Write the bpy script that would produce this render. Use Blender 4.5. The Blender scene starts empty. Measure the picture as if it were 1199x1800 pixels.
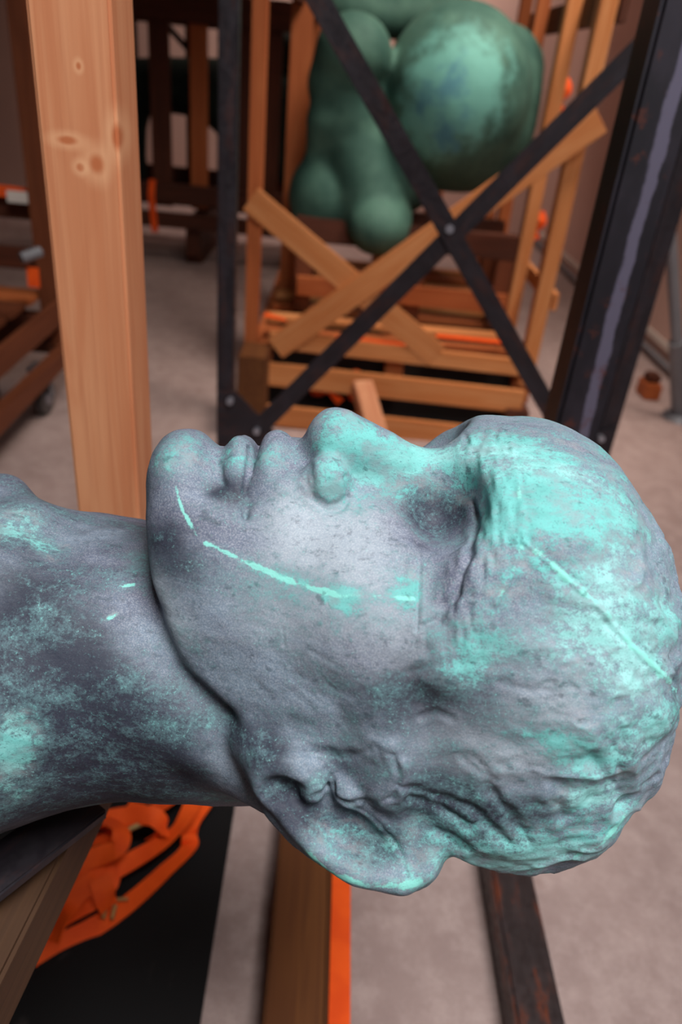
import bpy, bmesh, math, random
import numpy as np
from mathutils import Vector, Matrix
from mathutils.bvhtree import BVHTree
random.seed(7)
C = bpy.data.collections.new('scene'); bpy.context.scene.collection.children.link(C)
SC = bpy.context.scene

# ------------------------------------------------------------ camera
PW, PH, FPX = 1199, 1800, 1334.0
CAM = np.array([0., 0., 1.6])
_dn = np.array([370-599.5, 3163-900, FPX]); _dn /= np.linalg.norm(_dn)
_fw = np.array([620-599.5, 115-900, FPX]); _fw -= _fw.dot(_dn)*_dn; _fw /= np.linalg.norm(_fw)
_rt = np.cross(_dn, _fw)
if _rt[0] < 0: _rt = -_rt
RC = np.array([_rt, _fw, -_dn])                       # image axes (right, down, forward) -> world
def at(x, y, Y=None, z=None, X=None, d=None):
    """world point seen at photo pixel x,y on the plane Y= / z= / X= or at depth d"""
    r = RC @ np.array([x-599.5, y-900, FPX])
    if Y is not None: t = Y/r[1]
    elif z is not None: t = (z-CAM[2])/r[2]
    elif X is not None: t = X/r[0]
    else: t = d/FPX
    return CAM + r*t
cd = bpy.data.cameras.new('camera'); cam = bpy.data.objects.new('camera', cd); C.objects.link(cam)
M3 = Matrix([[RC[i][0], -RC[i][1], -RC[i][2]] for i in range(3)])
cam.matrix_world = Matrix.Translation(Vector(CAM)) @ M3.to_4x4()
cd.sensor_fit = 'VERTICAL'; cd.sensor_height = 36; cd.lens = FPX*36/PH
cd.clip_start = .02; cd.clip_end = 60
cd.dof.use_dof = True; cd.dof.focus_distance = .60; cd.dof.aperture_fstop = 4.2
SC.camera = cam

# ------------------------------------------------------------ light
wd = bpy.data.worlds.new('world'); SC.world = wd; wd.use_nodes = True
wd.node_tree.nodes['Background'].inputs[0].default_value = (.8, .85, 1, 1)
wd.node_tree.nodes['Background'].inputs[1].default_value = .1
def area(name, loc, target, sx, sy, power, col, spread=180):
    l = bpy.data.lights.new(name, 'AREA'); l.shape = 'RECTANGLE'; l.size = sx; l.size_y = sy
    l.energy = power; l.color = col; l.spread = math.radians(spread)
    o = bpy.data.objects.new(name, l); C.objects.link(o); o.location = loc
    o.rotation_euler = (Vector(target)-Vector(loc)).to_track_quat('-Z', 'Y').to_euler()
area('ceiling_lamp_near', (.78, -.62, 4.1), (.1, .7, 1), 1.5, 1.5, 60, (1, .98, .97), 95)
area('ceiling_lamp_middle', (1.2, 3.2, 4.2), (.5, 4.3, 0), .8, 1.6, 36, (1, .86, .76), 80)
area('back_wall_fill', (.6, 8.4, 4.2), (.0, 9.6, 1.6), 2.4, .6, 46, (1, .82, .74), 110)  # unseen light added to brighten the back wall alone
area('right_fill', (2.0, -2.2, 2.2), (.3, 1.0, 1.1), 1.4, 1.8, 9, (.86, .93, 1))  # added cool fill from behind right; the walls have no opening
vs = SC.view_settings
SC.display_settings.display_device = 'sRGB'
vs.view_transform = 'Standard'; vs.look = 'None'; vs.gamma = 1; vs.exposure = 0.0; vs.use_curve_mapping = False

# ------------------------------------------------------------ helpers
def lin(r, g, b):
    f = lambda v: (v/255/12.92) if v/255 <= .04045 else ((v/255+.055)/1.055)**2.4
    return (f(r), f(g), f(b), 1)
def tag(o, label=None, cat=None, group=None, kind=None):
    if label: o['label'] = label
    if cat: o['category'] = cat
    if group: o['group'] = group
    if kind: o['kind'] = kind
    return o
def thing(name, loc, label, cat, group=None):
    o = bpy.data.objects.new(name, None); C.objects.link(o); o.matrix_basis = Matrix.Translation(loc)
    o.empty_display_size = .05
    return tag(o, label, cat, group)
def link(name, me, mat, parent=None, mw=None):
    o = bpy.data.objects.new(name, me); C.objects.link(o)
    if mat and not me.materials: me.materials.append(mat)
    if mw is not None: o.matrix_basis = mw
    if parent is not None:
        o.parent = parent
        if mw is None: o.matrix_basis = Matrix.Identity(4)
        o.matrix_parent_inverse = parent.matrix_basis.inverted()
    return o
def bm_obj(name, bm, mat, parent=None, smooth=False, mw=None):
    me = bpy.data.meshes.new(name); bm.to_mesh(me); bm.free()
    if smooth:
        for p in me.polygons: p.use_smooth = True
    return link(name, me, mat, parent, mw)
def board(name, p0, p1, w, h, mat, parent=None, up=(0, 0, 1), bev=.003, warp=0.0):
    """squared timber or bar from p0 to p1; w across, h along 'up'; local x runs along it"""
    p0 = Vector(p0); p1 = Vector(p1); d = p1-p0; L = d.length; x = d.normalized()
    u = Vector(up); y = u.cross(x).normalized(); z = x.cross(y)
    bm = bmesh.new(); bmesh.ops.create_cube(bm, size=1)
    bmesh.ops.scale(bm, vec=(L, w, h), verts=bm.verts)
    if warp:
        bmesh.ops.subdivide_edges(bm, edges=[e for e in bm.edges if abs((e.verts[0].co-e.verts[1].co).x) > L*.9], cuts=9)
        for v in bm.verts:
            a = math.sin(v.co.x/L*5+L*7)*warp; v.co.y += a; v.co.z += a*.5
    if bev: bmesh.ops.bevel(bm, geom=[e for e in bm.edges if abs((e.verts[0].co-e.verts[1].co).normalized().x) > .9 or True], offset=bev, segments=2, affect='EDGES', clamp_overlap=True) if not warp else None
    m = Matrix((x, y, z)).transposed().to_4x4(); m.translation = (p0+p1)/2
    return bm_obj(name, bm, mat, parent, mw=m)
def cyl(name, p0, p1, r, mat, parent=None, n=16, r2=None):
    p0 = Vector(p0); p1 = Vector(p1); d = p1-p0
    bm = bmesh.new(); bmesh.ops.create_cone(bm, cap_ends=True, segments=n, radius1=r, radius2=r if r2 is None else r2, depth=d.length)
    m = d.to_track_quat('Z', 'Y').to_matrix().to_4x4(); m.translation = (p0+p1)/2
    return bm_obj(name, bm, mat, parent, mw=m)
def ribbon(bm, pts, w, t=.003, ups=None, n=10):
    """flat webbing swept along a smoothed path"""
    P = np.array(pts, float); Q = []
    for i in range(len(P)-1):
        a = P[max(i-1, 0)]; b = P[i]; c = P[i+1]; d = P[min(i+2, len(P)-1)]
        for k in range(n):
            s = k/n
            Q.append(.5*((2*b)+(-a+c)*s+(2*a-5*b+4*c-d)*s*s+(-a+3*b-3*c+d)*s**3))
    Q.append(P[-1]); Q = [Vector(q) for q in Q]; rings = []
    for i, q in enumerate(Q):
        tg = (Q[min(i+1, len(Q)-1)]-Q[max(i-1, 0)]).normalized()
        up = Vector((0, 0, 1)) if ups is None else Vector(ups(i/(len(Q)-1)))
        s = tg.cross(up)
        if s.length < 1e-4: s = Vector((1, 0, 0))
        s.normalize(); nn = s.cross(tg).normalized()
        rings.append([bm.verts.new(q+s*a*w/2+nn*b*t/2) for a, b in ((-1, -1), (1, -1), (1, 1), (-1, 1))])
    for r0, r1 in zip(rings, rings[1:]):
        for k in range(4): bm.faces.new((r0[k], r0[(k+1) % 4], r1[(k+1) % 4], r1[k]))
    bm.faces.new(rings[0][::-1]); bm.faces.new(rings[-1])

# ---------------------------------------------- node helpers
class NT:
    def __init__(s, name):
        s.m = bpy.data.materials.new(name); s.m.use_nodes = True; s.t = s.m.node_tree; s.n = s.t.nodes
        s.b = s.n['Principled BSDF']; s.co = s.n.new('ShaderNodeTexCoord').outputs['Object']
    def put(s, inp, v):
        if isinstance(v, bpy.types.NodeSocket): s.t.links.new(v, inp)
        elif v is not None: inp.default_value = v
    def noise(s, scale, detail=4, rough=.55, vec=None, dist=0):
        n = s.n.new('ShaderNodeTexNoise'); s.put(n.inputs['Vector'], vec or s.co)
        n.inputs['Scale'].default_value = scale; n.inputs['Detail'].default_value = detail
        n.inputs['Roughness'].default_value = rough; n.inputs['Distortion'].default_value = dist
        return n.outputs['Fac']
    def scaled(s, v, vec=None, loc=(0, 0, 0)):
        n = s.n.new('ShaderNodeMapping'); s.put(n.inputs['Vector'], vec or s.co)
        n.inputs['Scale'].default_value = v; s.put(n.inputs['Location'], loc); return n.outputs[0]
    def math(s, op, a, b=None, clamp=False):
        n = s.n.new('ShaderNodeMath'); n.operation = op; n.use_clamp = clamp
        s.put(n.inputs[0], a); s.put(n.inputs[1], b); return n.outputs[0]
    def step(s, v, a, b, c=0., d=1.):
        n = s.n.new('ShaderNodeMapRange'); n.interpolation_type = 'SMOOTHSTEP'; s.put(n.inputs[0], v)
        for i, q in enumerate((a, b, c, d)): n.inputs[i+1].default_value = q
        return n.outputs[0]
    def mix(s, f, a, b, mode='MIX'):
        n = s.n.new('ShaderNodeMix'); n.data_type = 'RGBA'; n.blend_type = mode
        s.put(n.inputs[0], f); s.put(n.inputs[6], a); s.put(n.inputs[7], b); return n.outputs[2]
    def attr(s, name):
        n = s.n.new('ShaderNodeAttribute'); n.attribute_name = name; return n.outputs['Fac']
    def bump(s, h, strength, dist, normal=None):
        n = s.n.new('ShaderNodeBump'); s.put(n.inputs['Height'], h); n.inputs['Strength'].default_value = strength
        n.inputs['Distance'].default_value = dist
        if normal: s.put(n.inputs['Normal'], normal)
        return n.outputs[0]
    def out(s, col, rough=.6, metal=0., normal=None, spec=None):
        s.put(s.b.inputs['Base Color'], col); s.put(s.b.inputs['Roughness'], rough); s.put(s.b.inputs['Metallic'], metal)
        if normal: s.put(s.b.inputs['Normal'], normal)
        if spec is not None: s.b.inputs['Specular IOR Level'].default_value = spec
        return s.m

def wood(name, c1, c2, c3, knots=(), rough=.65):
    t = NT(name)
    rnd = t.n.new('ShaderNodeObjectInfo').outputs['Random']
    off = t.n.new('ShaderNodeCombineXYZ'); k = t.math('MULTIPLY', rnd, 37.)
    for i in range(3): t.put(off.inputs[i], k)
    v = t.scaled((.6, 9, 9), loc=off.outputs[0])
    g = t.noise(3.2, 3, .5, v, 1.2)
    v2 = t.scaled((1.2, 60, 60), loc=off.outputs[0]); f = t.noise(3, 2, .5, v2, .4)
    big = t.noise(2.2, 2, .5, t.scaled((1, 2.5, 2.5), loc=off.outputs[0]))
    c = t.mix(t.step(g, .35, .65), c1, c2); c = t.mix(t.step(f, .45, .75, 0, .35), c, c3)
    c = t.mix(t.step(big, .35, .7, 0, .55), c, c2)
    c = t.mix(t.step(rnd, 0, 1, 0, .3), c, c3)
    h = f
    for (kx, ky, kz, rx, ry) in knots:
        n = t.n.new('ShaderNodeVectorMath'); n.operation = 'SUBTRACT'; t.put(n.inputs[0], t.co); n.inputs[1].default_value = (kx, ky, kz)
        mm = t.n.new('ShaderNodeVectorMath'); mm.operation = 'MULTIPLY'; t.put(mm.inputs[0], n.outputs[0]); mm.inputs[1].default_value = (1/rx, 1/ry, 1/.03)
        ln = t.n.new('ShaderNodeVectorMath'); ln.operation = 'LENGTH'; t.put(ln.inputs[0], mm.outputs[0])
        dd = t.math('ADD', ln.outputs['Value'], t.math('MULTIPLY', t.math('SUBTRACT', g, .5), .5))
        c = t.mix(t.step(dd, .8, 2.8, .3, 0), c, lin(238, 192, 148))
        c = t.mix(t.step(dd, .4, 1.3, .8, 0), c, lin(166, 84, 42))
    return t.out(c, rough, 0, t.bump(h, .25, .001), .3)
KNOTS = [(-.1634, .0127, .0475, .005, .012), (-.190, .0004, .0475, .005, .005), (-.185, -.018, .0475, .012, .009), (-.0905, -.0062, .0475, .004, .003), (-.1555, -.042, .0475, .015, .006)]
W_POST = wood('wood_post', lin(206, 148, 108), lin(188, 122, 84), lin(156, 90, 60),
              KNOTS)
W_CRATE = wood('wood_crate', lin(214, 150, 96), lin(196, 124, 70), lin(160, 88, 45))
W_ORANGE = wood('wood_stained', lin(190, 110, 62), lin(172, 92, 48), lin(130, 66, 34))
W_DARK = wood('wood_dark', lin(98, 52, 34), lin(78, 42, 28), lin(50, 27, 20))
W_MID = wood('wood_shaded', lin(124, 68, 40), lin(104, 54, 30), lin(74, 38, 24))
W_SHADE = wood('wood_shade_tone', lin(84, 58, 36), lin(70, 46, 28), lin(46, 30, 20))  # darker beam wood, the bearer's shade is put into the colour
W_BEAM = wood('wood_beam', lin(116, 70, 32), lin(96, 54, 24), lin(64, 36, 18))

def steel_mat(name, base, rust, amount):
    t = NT(name); n = t.noise(9, 6, .7, t.scaled((1, 3, 3))); n2 = t.noise(60, 3, .6)
    c = t.mix(t.step(n, .35, .7), base, tuple(v*1.7 for v in base[:3])+(1,))
    c = t.mix(t.math('MULTIPLY', t.step(t.noise(14, 6, .75, t.scaled((.5, 2, 2))), .5, .64), amount), c, rust)
    return t.out(c, t.step(n2, .3, .7, .38, .6), .35, t.bump(n2, .15, .0008))
STEEL = steel_mat('mill_scale_steel', lin(36, 32, 37), lin(82, 44, 32), .35)
RUSTY = steel_mat('rusty_steel', lin(46, 36, 36), lin(112, 52, 26), .85)
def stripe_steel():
    t = NT('steel_with_pale_stripe'); sp = t.n.new('ShaderNodeSeparateXYZ'); t.put(sp.inputs[0], t.co)
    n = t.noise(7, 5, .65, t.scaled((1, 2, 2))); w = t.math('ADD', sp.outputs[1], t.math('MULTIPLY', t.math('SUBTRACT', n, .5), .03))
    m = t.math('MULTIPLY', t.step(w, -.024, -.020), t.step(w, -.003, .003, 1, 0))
    c = t.mix(t.step(n, .4, .7), lin(30, 28, 34), lin(42, 38, 46)); c = t.mix(m, c, lin(94, 90, 108))  # paler grey stripe with a ragged edge along the column
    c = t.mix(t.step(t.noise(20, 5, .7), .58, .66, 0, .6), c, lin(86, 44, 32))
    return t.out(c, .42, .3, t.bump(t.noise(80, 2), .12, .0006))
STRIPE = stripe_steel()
def plain(name, c, rough=.6, metal=0., var=.25, scale=8):
    t = NT(name); n = t.noise(scale, 4); return t.out(t.mix(t.step(n, .3, .7, 0, var), c, tuple(v*.55 for v in c[:3])+(1,)), rough, metal, t.bump(t.noise(scale*14, 2), .1, .0006))
ZINC = plain('zinc_bolt', lin(185, 188, 200), .35, .8)
BRASS = plain('brass_buckle', lin(205, 175, 115), .35, .8)
GREYP = plain('grey_paint', lin(120, 122, 128), .5, .2)
WHITE = plain('white_paint', lin(225, 215, 205), .6)
RUBBER = plain('rubber_wheel', lin(70, 66, 66), .5)
TAPE = plain('orange_tape', lin(240, 90, 30), .5)
def web_mat():
    t = NT('orange_webbing'); n = t.noise(420, 2); c = t.mix(t.step(t.noise(14, 3), .35, .7, 0, .5), lin(246, 92, 24), lin(214, 62, 14))
    return t.out(c, .7, 0, t.bump(n, .3, .0008), .25)
WEB = web_mat()
def floor_mat():
    t = NT('concrete_floor'); n = t.noise(1.1, 6, .6); n2 = t.noise(14, 6, .7); n3 = t.noise(160, 3, .6)
    c = t.mix(t.step(n, .3, .7), lin(172, 150, 144), lin(148, 127, 122)); c = t.mix(t.step(n2, .35, .75, 0, .5), c, lin(196, 176, 170))
    c = t.mix(t.step(t.noise(5.5, 2, .4), .70, .76, 0, .5), c, lin(120, 84, 72)); c = t.mix(t.step(n3, .4, .8, 0, .3), c, lin(120, 108, 106))
    return t.out(c, .75, 0, t.bump(n3, .2, .001), .3)
FLOOR = floor_mat()
def wall_mat(name, a):
    t = NT(name); c = t.mix(t.step(t.noise(1.3, 5), .3, .7, 0, .35), a, tuple(v*.75 for v in a[:3])+(1,))
    return t.out(c, .85, 0, t.bump(t.noise(90, 3), .1, .001), .2)
WALL = wall_mat('plaster_wall', lin(212, 180, 168)); WALL_L = wall_mat('dark_wall', lin(120, 100, 92)); CEIL = wall_mat('ceiling_paint', lin(200, 192, 184))
def mat_mat():
    t = NT('black_rubber_mat'); n = t.noise(6, 6, .75, t.scaled((1, 1.2, 1)), 1.5)
    c = t.mix(t.step(n, .60, .72, 0, .22), lin(15, 14, 15), lin(92, 82, 80)); return t.out(c, .75, 0, t.bump(t.noise(120, 2), .2, .001), .25)
MAT = mat_mat()

# ------------------------------------------------------------ the room
def box(name, a, b, mat, label=None):
    bm = bmesh.new(); bmesh.ops.create_cube(bm, size=1)
    bmesh.ops.scale(bm, vec=[abs(b[i]-a[i]) for i in range(3)], verts=bm.verts)
    return tag(bm_obj(name, bm, mat, mw=Matrix.Translation([(a[i]+b[i])/2 for i in range(3)])), label=label, kind='structure')
XR, YB, XL, YF, ZC = 2.3, 9.6, -4.2, -3.0, 4.6
box('floor', (XL-.2, YF-.2, -.1), (XR+.2, YB+.2, 0), FLOOR, 'pinkish grey concrete floor')
box('wall_back', (XL-.2, YB, 0), (XR+.2, YB+.2, ZC), WALL, 'pale wall behind the crates')
box('wall_right', (XR, YF, 0), (XR+.2, YB, ZC), WALL, 'pale plaster wall on the right')
box('wall_left', (XL-.2, YF, 0), (XL, YB, ZC), WALL_L)
box('wall_front', (XL-.2, YF-.2, 0), (XR+.2, YF, ZC), WALL)
box('ceiling', (XL-.2, YF-.2, ZC), (XR+.2, YB+.2, ZC+.1), CEIL)
GAP_SHADE = plain('gap_shade_black', lin(24, 20, 20), .8)  # black for the added sheets that darken the crate's gaps
tag(cyl('trim_1', (XR-.035, YF+.01, .05), (XR-.035, YB-.01, .05), .022, GREYP), 'grey pipe along the foot of the right wall', kind='structure')
tag(board('baseboard_right', (XR-.008, YF+.01, .14), (XR-.008, YB-.01, .14), .014, .05, WHITE), 'pale strip along the right wall', kind='structure')

# ---- near timber post
t = thing('timber_post', (-.296, .97, .73), 'large pale pine post with knots standing at left just behind the bronze neck', 'post')
board('post', (-.296, .978, .73), (-.296, .978, 2.6), .088, .095, W_POST, t, up=(0, -1, 0), bev=.004)

board('cross_beam', (-1.5, .98, .775), (-.19, .98, .775), .09, .09, W_BEAM, t, bev=.004)
board('leg', (-1.2, .98, 0), (-1.2, .98, .73), .09, .09, W_BEAM, t, up=(0, 1, 0), bev=.004)
# ---- steel rack with crossed flat bars
fr = thing('steel_rack', (.33, 2.5, 0), 'black steel frame with crossed flat bars between thin posts in front of the right crate', 'frame')
for X, w in ((-.349, .056), (1.005, .066)):
    p = board('post', (X, 2.5, .0), (X, 2.5, 3.0), w, .06, STEEL, fr, up=(0, 1, 0), bev=.005)
    q = box_plate = board('foot_plate', (X-.07, 2.5, .006), (X+.07, 2.5, .006), .14, .012, STEEL, fr, bev=.002)
def flat(a, b, y, w=.05): return board('brace', (a[0], y, a[1]), (b[0], y, b[1]), .008, w, STEEL, fr, up=(-(b[1]-a[1]), 0, b[0]-a[0]), bev=.002)
for y_, p_, q_ in ((2.462, (452, 755), (1110, 100)), (2.450, (560, 0), (955, 700))):
    a = at(*p_, Y=y_); b = at(*q_, Y=y_); k_ = (b-a); a_, b_ = (a, a+k_*(1.0-a[0])/k_[0]) if y_ > 2.46 else (a+k_*(-.36-a[0])/k_[0], a+k_*(1.0-a[0])/k_[0])
    flat((a_[0], a_[2]), (b_[0], b_[2]), y_, .062)
c = at(790, 402, Y=2.45); cyl('bolt', (c[0], 2.458, c[2]), (c[0], 2.437, c[2]), .014, ZINC, fr, 6)
bm = bmesh.new(); vs_ = [bm.verts.new(v) for v in ((-.375, 2.47, .60), (-.31, 2.47, .60), (-.15, 2.47, .44), (-.15, 2.47, .38), (-.375, 2.47, .38))]
f = bm.faces.new(vs_); r = bmesh.ops.extrude_face_region(bm, geom=[f]); bmesh.ops.translate(bm, vec=(0, -.008, 0), verts=[v for v in r['geom'] if isinstance(v, bmesh.types.BMVert)]); bmesh.ops.recalc_face_normals(bm, faces=bm.faces)
bm_obj('gusset_plate', bm, STEEL, fr)
bm = bmesh.new(); vs_ = [bm.verts.new(v) for v in ((1.03, 2.468, .60), (.90, 2.468, .53), (.90, 2.468, .44), (1.03, 2.468, .44))]
f = bm.faces.new(vs_); r = bmesh.ops.extrude_face_region(bm, geom=[f]); bmesh.ops.translate(bm, vec=(0, -.008, 0), verts=[v for v in r['geom'] if isinstance(v, bmesh.types.BMVert)]); bmesh.ops.recalc_face_normals(bm, faces=bm.faces)
bm_obj('gusset_plate', bm, STEEL, fr)
for p in ((405, 703), (452, 755), (1055, 768)):
    c = at(*p, Y=2.46); cyl('bolt', (c[0], 2.468, c[2]), (c[0], 2.438, c[2]), .012, ZINC, fr, 6)
board('cross_rail', (-.32, 2.52, .33), (.97, 2.52, .33), .05, .05, STEEL, fr, bev=.003)

# ---- heavy steel column on its floor beam
t = thing('steel_column', (.512, 1.46, 0), 'thick bluish black steel column with a paler grey stripe at right', 'column')
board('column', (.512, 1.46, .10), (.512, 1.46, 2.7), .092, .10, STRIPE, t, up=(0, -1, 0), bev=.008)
board('foot_plate', (.432, 1.46, .106), (.592, 1.46, .106), .16, .012, STEEL, t, bev=.002)
b = board('floor_beam', (.496, .10, .05), (.496, 1.70, .05), .094, .10, RUSTY, None, bev=.006)
tag(b, 'rusty dark steel beam lying on the floor at the bottom right', 'beam')

# ---- right crate
kr = thing('wooden_crate', (.33, 4.4, 0), 'pine crate with crossed front boards holding the green bronze figure', 'crate')
FY = 3.6
def vpost(px, X, Y, z0, z1, w=.07, h=.07, mat=W_CRATE): return board('upright', (X, Y, z0), (X, Y, z1), w, h, mat, kr, up=(0, -1, 0), bev=.003)
vpost(0, -.385, FY+.03, .30, 2.3, .062, .07, W_ORANGE); vpost(0, .985, FY+.03, .30, 2.3, .07, .075)
for Y in (4.25, 4.95, 5.45): vpost(0, 1.0, Y, .30, 2.15, .07, .07, W_CRATE if Y < 4.5 else W_ORANGE)
for X, Y in ((-.27, 4.55), (-.25, 5.45), (.30, 5.5), (.62, 5.5)): vpost(0, X, Y, .30, 2.1, .11, .05, W_ORANGE)
for n_, (X0, Y0, X1, Y1, z) in enumerate(((1.05, 3.6, 1.05, 5.5, 1.90), (-.33, 3.66, -.22, 5.5, 1.9), (-.25, 5.53, 1.0, 5.53, 1.85))):
    board('top_rail', (X0, Y0, z), (X1, Y1, z), .03, .12, W_DARK, kr, bev=.003)
board('side_rail', (1.05, 3.62, .72), (1.05, 5.5, .72), .025, .08, W_CRATE, kr, bev=.003)
board('back_rail', (-.2, 5.47, .80), (.98, 5.47, .62), .03, .09, W_CRATE, kr, bev=.003)
board('cross_board', (-.40, FY-.03, 1.06), (.52, FY-.03, .43), .022, .115, W_CRATE, kr, up=(.63, 0, .92), bev=.003)
board('cross_board', (-.26, FY-.055, .40), (1.04, FY-.055, 1.50), .022, .115, W_CRATE, kr, up=(-1.1, 0, 1.3), bev=.003)
for z, h, dy in ((.42, .08, 0), (.258, .115, -.03), (.055, .11, -.06)):
    board('front_board', (-.29, FY-.02+dy, z+.01), (.98, FY-.02+dy, z-.02), .03, h, W_CRATE, kr, bev=.004)
for i in range(8):
    Y = FY+.12+i*.235; board('deck_board', (-.33, Y, .43), (1.0, Y, .43), .105 if i else .07, .03, W_CRATE if i % 2 else W_ORANGE, kr, up=(0, 0, 1), bev=.003)
board('gap_shade_skirt', (-.30, FY+.10, .2), (.95, FY+.10, .2), .015, .38, GAP_SHADE, kr, bev=.002)  # invented black sheet, stands in for shade between the front boards
board('gap_shade_panel', (-.30, FY+1.0, .33), (.95, FY+1.0, .33), 1.8, .012, GAP_SHADE, kr, bev=.002)  # added black sheet, stands in for shade under the deck
for X in (-.33, .33, .98): board('bearer', (X, FY+.02, .30), (X, 5.5, .30), .09, .20, W_ORANGE, kr, bev=.004)
for X in (-.36, .96):
    for Y in (FY-.02, 4.5, 5.4): board('foot_block', (X, Y-.06, .10), (X, Y+.06, .10), .12, .20, W_DARK, kr, bev=.004)
board('spacer_block', (-.35, FY-.24, .22), (-.35, FY-.02, .22), .13, .38, W_BEAM, kr, bev=.004)
for Y in (4.12, 4.55): board('cradle_beam', (-.22, Y, .86), (.93, Y, .86), .09, .12, W_DARK, kr, bev=.004)
for X in (-.17, .42, .88):
    for Y in (4.12, 4.55): board('cradle_leg', (X, Y, .44), (X, Y, .80), .09, .09, W_MID, kr, up=(0, 1, 0), bev=.004)
board('cradle_rail', (-.20, 4.06, .58), (.92, 4.06, .58), .03, .10, W_ORANGE, kr, bev=.003)
board('loose_batten', (.17, FY-.06, .26), (.27, FY-.34, .07), .10, .07, W_POST, kr, bev=.004)
for p, q in (((590, 603), (720, 618)), ((770, 600), (890, 612)), ((462, 562), (500, 572))):
    a = at(*p, Y=FY-.04); b = at(*q, Y=FY-.04); bm = bmesh.new(); ribbon(bm, [(a[0], FY+.05, a[2]), ((a[0]+b[0])/2, FY+.04, (a[2]+b[2])/2+.004), (b[0], FY+.05, b[2])], .05)
    bm_obj('strap', bm, WEB, kr)
bm = bmesh.new(); rr = random.Random(3)
for k in range(6):
    pts = [(.05+.10*math.cos(a+k)+rr.uniform(-.02, .02), 3.62+.05*math.sin(a+k), .175+.03*k/2+.04*math.sin(a*2+k)) for a in np.linspace(0, 5.2, 7)]
    ribbon(bm, pts, .045, n=6, ups=lambda s: (math.cos(s*9), .4, .8))
tag(bm_obj('strap_bundle', bm, WEB, None), 'bundle of orange strap stuffed under the deck of the right crate', 'strap')

# ---- far crate behind on the left
fc = thing('wooden_crate', (-1.0, 7.3, 0), 'shadowed wooden crate with vertical slats at the back left holding dark bronze limbs', 'crate')
Y0 = 6.8
def fx(px, py=200): return at(px, py, Y=Y0)[0]
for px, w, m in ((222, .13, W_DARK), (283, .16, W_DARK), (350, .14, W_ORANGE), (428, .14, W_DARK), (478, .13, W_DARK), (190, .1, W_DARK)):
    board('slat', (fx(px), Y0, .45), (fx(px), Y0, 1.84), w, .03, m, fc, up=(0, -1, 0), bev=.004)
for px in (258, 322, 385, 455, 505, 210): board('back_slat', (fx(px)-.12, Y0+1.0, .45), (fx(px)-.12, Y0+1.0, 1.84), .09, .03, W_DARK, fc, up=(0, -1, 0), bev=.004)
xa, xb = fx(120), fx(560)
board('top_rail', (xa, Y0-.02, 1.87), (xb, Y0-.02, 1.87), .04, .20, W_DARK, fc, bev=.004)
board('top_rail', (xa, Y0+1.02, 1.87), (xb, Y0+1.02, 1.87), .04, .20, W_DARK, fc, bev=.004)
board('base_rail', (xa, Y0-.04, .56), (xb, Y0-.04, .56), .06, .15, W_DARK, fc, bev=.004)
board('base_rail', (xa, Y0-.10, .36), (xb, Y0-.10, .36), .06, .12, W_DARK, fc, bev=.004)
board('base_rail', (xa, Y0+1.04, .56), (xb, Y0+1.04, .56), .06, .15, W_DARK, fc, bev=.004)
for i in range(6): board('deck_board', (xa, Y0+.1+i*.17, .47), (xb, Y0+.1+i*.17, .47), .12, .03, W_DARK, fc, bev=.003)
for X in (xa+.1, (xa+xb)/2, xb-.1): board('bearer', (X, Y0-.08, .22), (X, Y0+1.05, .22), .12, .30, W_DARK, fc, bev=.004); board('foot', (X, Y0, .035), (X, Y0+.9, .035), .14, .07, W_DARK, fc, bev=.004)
board('diagonal_brace', (fx(236, 40), Y0+.96, 1.80), (fx(500, 300), Y0+.96, .75), .03, .05, STEEL, fc, up=(1, 0, 1), bev=.003)
a = at(266, 330, Y=Y0-.14); bm = bmesh.new(); ribbon(bm, [(a[0], Y0-.09, .66), (a[0], Y0-.145, .55), (a[0]+.01, Y0-.15, .40), (a[0]+.02, Y0-.15, .26)], .055, ups=lambda s: (0, -1, 0)); bm_obj('strap', bm, WEB, fc)

# ---- left crate at the frame's edge
lc = thing('wooden_crate', (-2.0, 3.0, 0), 'dark stained wooden crate on casters cut off by the left edge', 'crate')
XC = -1.345
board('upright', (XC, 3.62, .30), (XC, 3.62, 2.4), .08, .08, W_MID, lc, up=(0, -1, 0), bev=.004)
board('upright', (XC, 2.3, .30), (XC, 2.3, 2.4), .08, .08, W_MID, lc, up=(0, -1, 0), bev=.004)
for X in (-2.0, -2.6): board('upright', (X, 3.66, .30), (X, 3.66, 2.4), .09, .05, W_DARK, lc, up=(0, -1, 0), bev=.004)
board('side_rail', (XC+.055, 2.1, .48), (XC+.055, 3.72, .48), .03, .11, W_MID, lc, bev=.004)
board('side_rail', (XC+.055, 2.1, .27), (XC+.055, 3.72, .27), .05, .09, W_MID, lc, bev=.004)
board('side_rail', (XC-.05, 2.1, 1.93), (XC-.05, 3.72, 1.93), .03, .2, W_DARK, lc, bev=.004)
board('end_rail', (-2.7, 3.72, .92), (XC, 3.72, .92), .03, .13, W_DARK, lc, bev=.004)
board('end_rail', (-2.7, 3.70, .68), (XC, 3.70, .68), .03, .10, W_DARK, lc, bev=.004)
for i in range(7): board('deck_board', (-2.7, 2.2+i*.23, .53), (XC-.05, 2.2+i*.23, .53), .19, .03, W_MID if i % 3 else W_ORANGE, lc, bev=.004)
for Y in (2.2, 2.9, 3.6): board('bearer', (-2.7, Y, .36), (XC, Y, .36), .09, .18, W_DARK, lc, bev=.004)
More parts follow.
